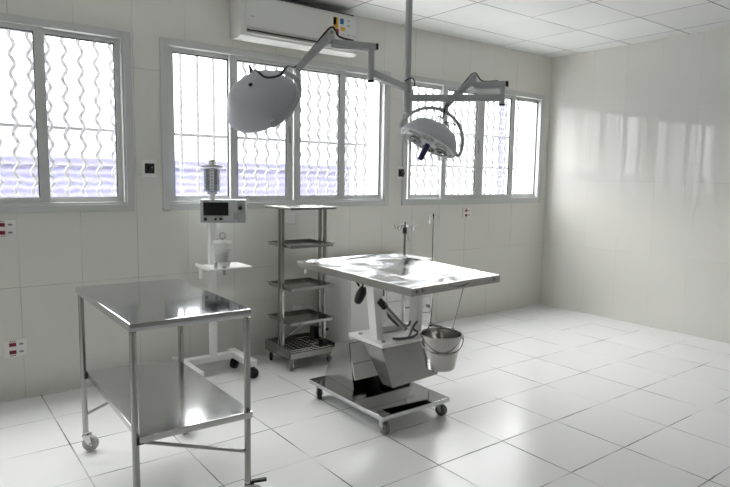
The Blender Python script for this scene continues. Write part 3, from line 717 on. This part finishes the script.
    A = arm_set((-.601,.507), 2.047, 2.20, (-.818,.575,2.190), (-.985,.645,2.036), (-1.230,.570,1.846), tC*.78-rC*.30+uC*.55, rC*.35-uC*.60+tC*.56, rC*.89+uC*.46+tC*.05, 1)
    B = arm_set((.323,.378), 1.988, 2.09, (.224,.526,2.073), (.086,.616,1.946), (-.005,.668,1.722), rC*.46+uC*.88-tC*.07, rC*.885-uC*.46, rC*.50+uC*.87, -1)
    # cables
    F, top, en, E_, P0 = A
    C = F.translation; b_ = V(F.col[2][:3]); g = -rC*.30+uC*.9; g = (g-b_*g.dot(b_)).normalized()
    G = C+g*.135+b_*.085
    MB().tube(smooth([P0.lerp(E_, .45)+V((0,0,.020)), P0.lerp(E_, .8)+V((0,0,.035)), top+V((0,0,.030)), top.lerp(en, .5)+V((0,0,.026)), en+V((0,0,.022)), C+rC*.145+uC*.14+tC*.12, C+rC*.115+uC*.085+tC*.17, C+rC*.055+uC*.07+tC*.19, C+rC*.01+uC*.105+tC*.17, G], 8), .0055, 8).build('cable', M['cable'], r)
    MB().lathe([(0,-.01),(.012,-.01),(.010,.012),(.004,.042),(0,.043)], frame(G, uC-rC*.35, rC), 12).build('cable_gland', M['black'], r)
    F, top, en, E_, P0 = B
    MB().tube(smooth([P0.lerp(E_, .15)+V((0,0,.020)), P0.lerp(E_, .7)+V((0,0,.024)), top+V((0,0,.026)), top.lerp(en, .5)+V((0,0,.024)), en+V((0,0,.020)), en+V((-.03,.0,-.08)), F @ V((-.02,.0,.17)), F @ V((-.03,.0,.112))], 8), .0042, 8).build('cable', M['cable'], r)
    MB().tube(smooth([F @ V((.06,.02,.10)), F @ V((.07,.02,.14)), F @ V((.03,.02,.16)), F @ V((.10,.02,.175))], 6), .004, 8).build('cable', M['cable'], r)
    p = V((px, py, 0))
    MB().tube(smooth([p+tC*.026+rC*-.018+V((0,0,2.085)), p+tC*.032+V((0,0,2.095)), p+rC*.028+V((0,0,2.112)), p+rC*.046+V((0,0,2.085)), p+rC*.040+V((0,0,2.045)), p+rC*.036+V((0,0,2.015)), p+rC*.05+V((0,0,2.005))], 6), .004, 8).build('cable', M['cable'], r)
M['reflector'] = simple('reflector', (.30,.31,.30), .18, metal=1)
surgical_light()

# ------------------------------------------------------------------ air conditioner
def aircon():
    x0, x1, z0, z1, yb = -.615, .462, 2.515, 2.838, YB
    r = thing('air_conditioner', ((x0+x1)/2, yb, z0), 'white wall-mounted split air conditioner with stickers above the middle window', 'air conditioner')
    prof = [(0,z0+.012), (.06,z0), (.15,z0-.006), (.185,z0+.012), (.198,z0+.045), (.205,z0+.10), (.205,z0+.20), (.198,z1-.03), (.18,z1-.006), (.15,z1), (0,z1)]
    m = MB(); n = len(prof); a = [(x0, yb-d, z) for d, z in prof]; b = [(x1, yb-d, z) for d, z in prof]
    m.add(a+b, [tuple(range(n)), tuple(range(n, 2*n))[::-1]]+[(i, (i+1) % n, (i+1) % n+n, i+n) for i in range(n)])
    m.build('body', M['acwhite'], r, 30)
    MB().mm((x0+.035, yb-.212, z0+.075), (x1-.02, yb-.200, z1-.022), .005).build('front_panel', M['acwhite'], r)
    m = MB(); m.hexa([(x0+.05, yb-.201, z0+.028), (x1-.05, yb-.201, z0+.028), (x1-.05, yb-.11, z0-.012), (x0+.05, yb-.11, z0-.012), (x0+.05, yb-.205, z0+.034), (x1-.05, yb-.205, z0+.034), (x1-.05, yb-.11, z0-.004), (x0+.05, yb-.11, z0-.004)]); m.build('louvre', M['acwhite'], r)
    MB().mm((x0+.045, yb-.2075, z0+.048), (x1-.045, yb-.196, z0+.057)).build('air_slot', M['acdark'], r)
    MB().mm((x0+.03, yb-.17, z1-.002), (x1-.03, yb-.03, z1+.006)).build('intake_grille', M['acdark'], r)
    y0 = yb-.2135
    MB().mm((-.545, y0, 2.664), (-.512, yb-.211, 2.669)).build('badge', M['grey'], r)
    st = MB().mm((.225, y0, z1-.19), (.425, yb-.211, z1-.045)).build('sticker', M['stickerwhite'], r); tag(st, 'white sticker with printed blocks')
    def dec(nm, a, b, c, d, mat): return MB().mm((a, y0-.001, c), (b, y0+.0005, d)).build(nm, mat, st)
    dec('energy_label', .198, .246, 2.70, 2.785, M['yellow']); dec('label_arrow', .196, .226, 2.725, 2.782, M['ink']); dec('label_foot', .212, .25, 2.655, 2.695, M['stickerred'])
    dec('blue_block', .262, .298, 2.738, 2.782, M['stickerblue']); dec('orange_block', .268, .312, 2.685, 2.716, M['yellow'])
    for i, z in enumerate((2.775, 2.735, 2.66)): dec('printed_line', .335, .362, z-.006, z+.004, M['grey'])
    dec('printed_line', .275, .31, 2.655, 2.66, M['grey']); dec('printed_line', .385, .425, 2.655, 2.66, M['grey'])
aircon()

# ------------------------------------------------------------------ wall plates
def plate(name, cx, cz, w, h, label, cat, group=None, th=.009, mat='plate'):
    r = thing(name, (cx, YB, cz), label, cat, group)
    MB().mm((cx-w/2, YB-th, cz-h/2), (cx+w/2, YB, cz+h/2), .003).build('plate', M[mat], r); return r, YB-th
def socket(r, y, cx, cz, w, h, mat, name='socket'):
    MB().mm((cx-w/2, y-.003, cz-h/2), (cx+w/2, y+.002, cz+h/2), .0015).build(name, M[mat], r)
def redplate(cx, cz, w, h, label, scale=1.0):
    r, y = plate('wall_socket', cx, cz, w, h, label, 'socket')
    for dz in (.25, -.25):
        socket(r, y, cx-w*.12, cz+h*dz*.9, w*.30, h*.22, 'red'); socket(r, y, cx+w*.24, cz+h*dz*.9, w*.13, h*.12, 'grey', 'screw_cover')
    for s_ in (1, -1):
        for k in (-1, 0, 1): MB().mm((cx-w*.12+k*w*.09-.004, y-.0012, cz+s_*h*.42-.003), (cx-w*.12+k*w*.09+.004, y+.001, cz+s_*h*.42+.003)).build('printed_mark', M['stickerred'], r)
    for dz in (.25, -.25):
        for k in (-1, 1): MB().mm((cx+w*.24+k*.009-.003, y-.004, cz+h*dz*.9-.003), (cx+w*.24+k*.009+.003, y-.001, cz+h*dz*.9+.003)).build('pin_hole', M['ink'], r)
redplate(-2.165, 1.128, .135, .112, 'white plate with red sockets under the left window, cut by the frame edge')
redplate(-2.135, .345, .135, .112, 'white plate with red sockets low on the wall left of the trolley')
redplate(2.055, 1.132, .115, .105, 'white plate with two red sockets under the right window')
def rotary(cx, cz, label):
    r, y = plate('fan_control', cx, cz, .098, .122, label, 'switch', None, .012)
    MB().mm((cx-.032, y-.004, cz-.036), (cx+.036, y+.002, cz+.036), .003).build('inset', M['black'], r)
    k = Mx.Translation((cx+.004, y-.004, cz-.002)) @ Mx.Rotation(PI/2, 4, 'X')
    MB().lathe([(0,0),(.030,0),(.028,.014),(.012,.018),(0,.018)], k, 24).build('knob', M['black'], r)
    MB().cyl((cx+.012, y-.024, cz+.006), (cx+.012, y-.018, cz+.006), .004, 8).build('pointer', M['whiteplastic'], r)
rotary(-1.248, 1.528, 'black rotary control on white plate between the left and middle windows')
rotary(1.125, 1.536, 'black rotary control on white plate between the middle and right windows')
r, y = plate('wall_plate', -.088, 1.138, .125, .115, 'square blank wall plate seen through the top of the rack', 'wall plate', None, .008, 'acwhite')
socket(r, y, -.088, 1.138, .10, .09, 'plate', 'cover')
r, y = plate('wall_plate', -.015, .352, .12, .095, 'small wall plate low behind the rack above its bottom tray', 'wall plate', None, .008, 'acwhite')
socket(r, y, -.015, .352, .09, .06, 'plate', 'cover')

# ------------------------------------------------------------------ daylight
w = bpy.data.worlds.new('sky'); sc.world = w; w.use_nodes = True
bg = w.node_tree.nodes['Background']; bg.inputs[0].default_value = (1.0,.988,.95,1); 
N_ = w.node_tree.nodes.new; L_ = w.node_tree.links.new      # overcast sky, brighter overhead
tc_ = N_('ShaderNodeTexCoord'); sp_ = N_('ShaderNodeSeparateXYZ'); L_(tc_.outputs['Generated'], sp_.inputs[0])
mr_ = N_('ShaderNodeMapRange'); mr_.inputs[1].default_value = .05; mr_.inputs[2].default_value = .85; mr_.inputs[3].default_value = 2.8; mr_.inputs[4].default_value = 22.0
L_(sp_.outputs[2], mr_.inputs[0]); L_(mr_.outputs[0], bg.inputs[1])
for i, (a, b) in enumerate(WIN):     # sampling portals in the window openings
    l = bpy.data.lights.new('window_portal', 'AREA'); l.shape = 'RECTANGLE'; l.size = b-a; l.size_y = Z1-Z0
    o = bpy.data.objects.new('window_portal', l); COL.objects.link(o); o.location = ((a+b)/2, YB+T+.01, (Z0+Z1)/2)
    o.rotation_euler = (-PI/2, 0, 0); l.cycles.is_portal = True

for a, b in LWIN:
    l = bpy.data.lights.new('window_portal', 'AREA'); l.shape = 'RECTANGLE'; l.size = 1.5; l.size_y = b-a
    o = bpy.data.objects.new('window_portal', l); COL.objects.link(o); o.location = (XL-.17, (a+b)/2, 1.72)
    o.rotation_euler = (0, -PI/2, 0); l.cycles.is_portal = True

# ------------------------------------------------------------------ camera
cam = bpy.data.cameras.new('camera'); co = bpy.data.objects.new('camera', cam); COL.objects.link(co)
f, pitch, yaw, roll = 599.77, 0.10937, 0.64785, 0.01548
fw = V((math.sin(yaw)*math.cos(pitch), math.cos(yaw)*math.cos(pitch), -math.sin(pitch)))
rt = V((math.cos(yaw), -math.sin(yaw), 0)); up = rt.cross(fw)
r2 = rt*math.cos(roll)+up*math.sin(roll); u2 = -rt*math.sin(roll)+up*math.cos(roll)
m = Mx((r2, u2, -fw)).transposed().to_4x4(); m.translation = (-2.626, -2.1385, 1.486)
co.matrix_world = m; cam.sensor_width = 36; cam.lens = f*36/730; cam.clip_start = .02
sc.camera = co
sc.view_settings.view_transform = 'Standard'; sc.view_settings.look = 'None'; sc.view_settings.gamma = 1
sc.view_settings.use_curve_mapping = False
sc.view_settings.exposure = 0.38
sc.cycles.max_bounces = 14; sc.cycles.diffuse_bounces = 8; sc.cycles.glossy_bounces = 6; sc.cycles.transparent_max_bounces = 16
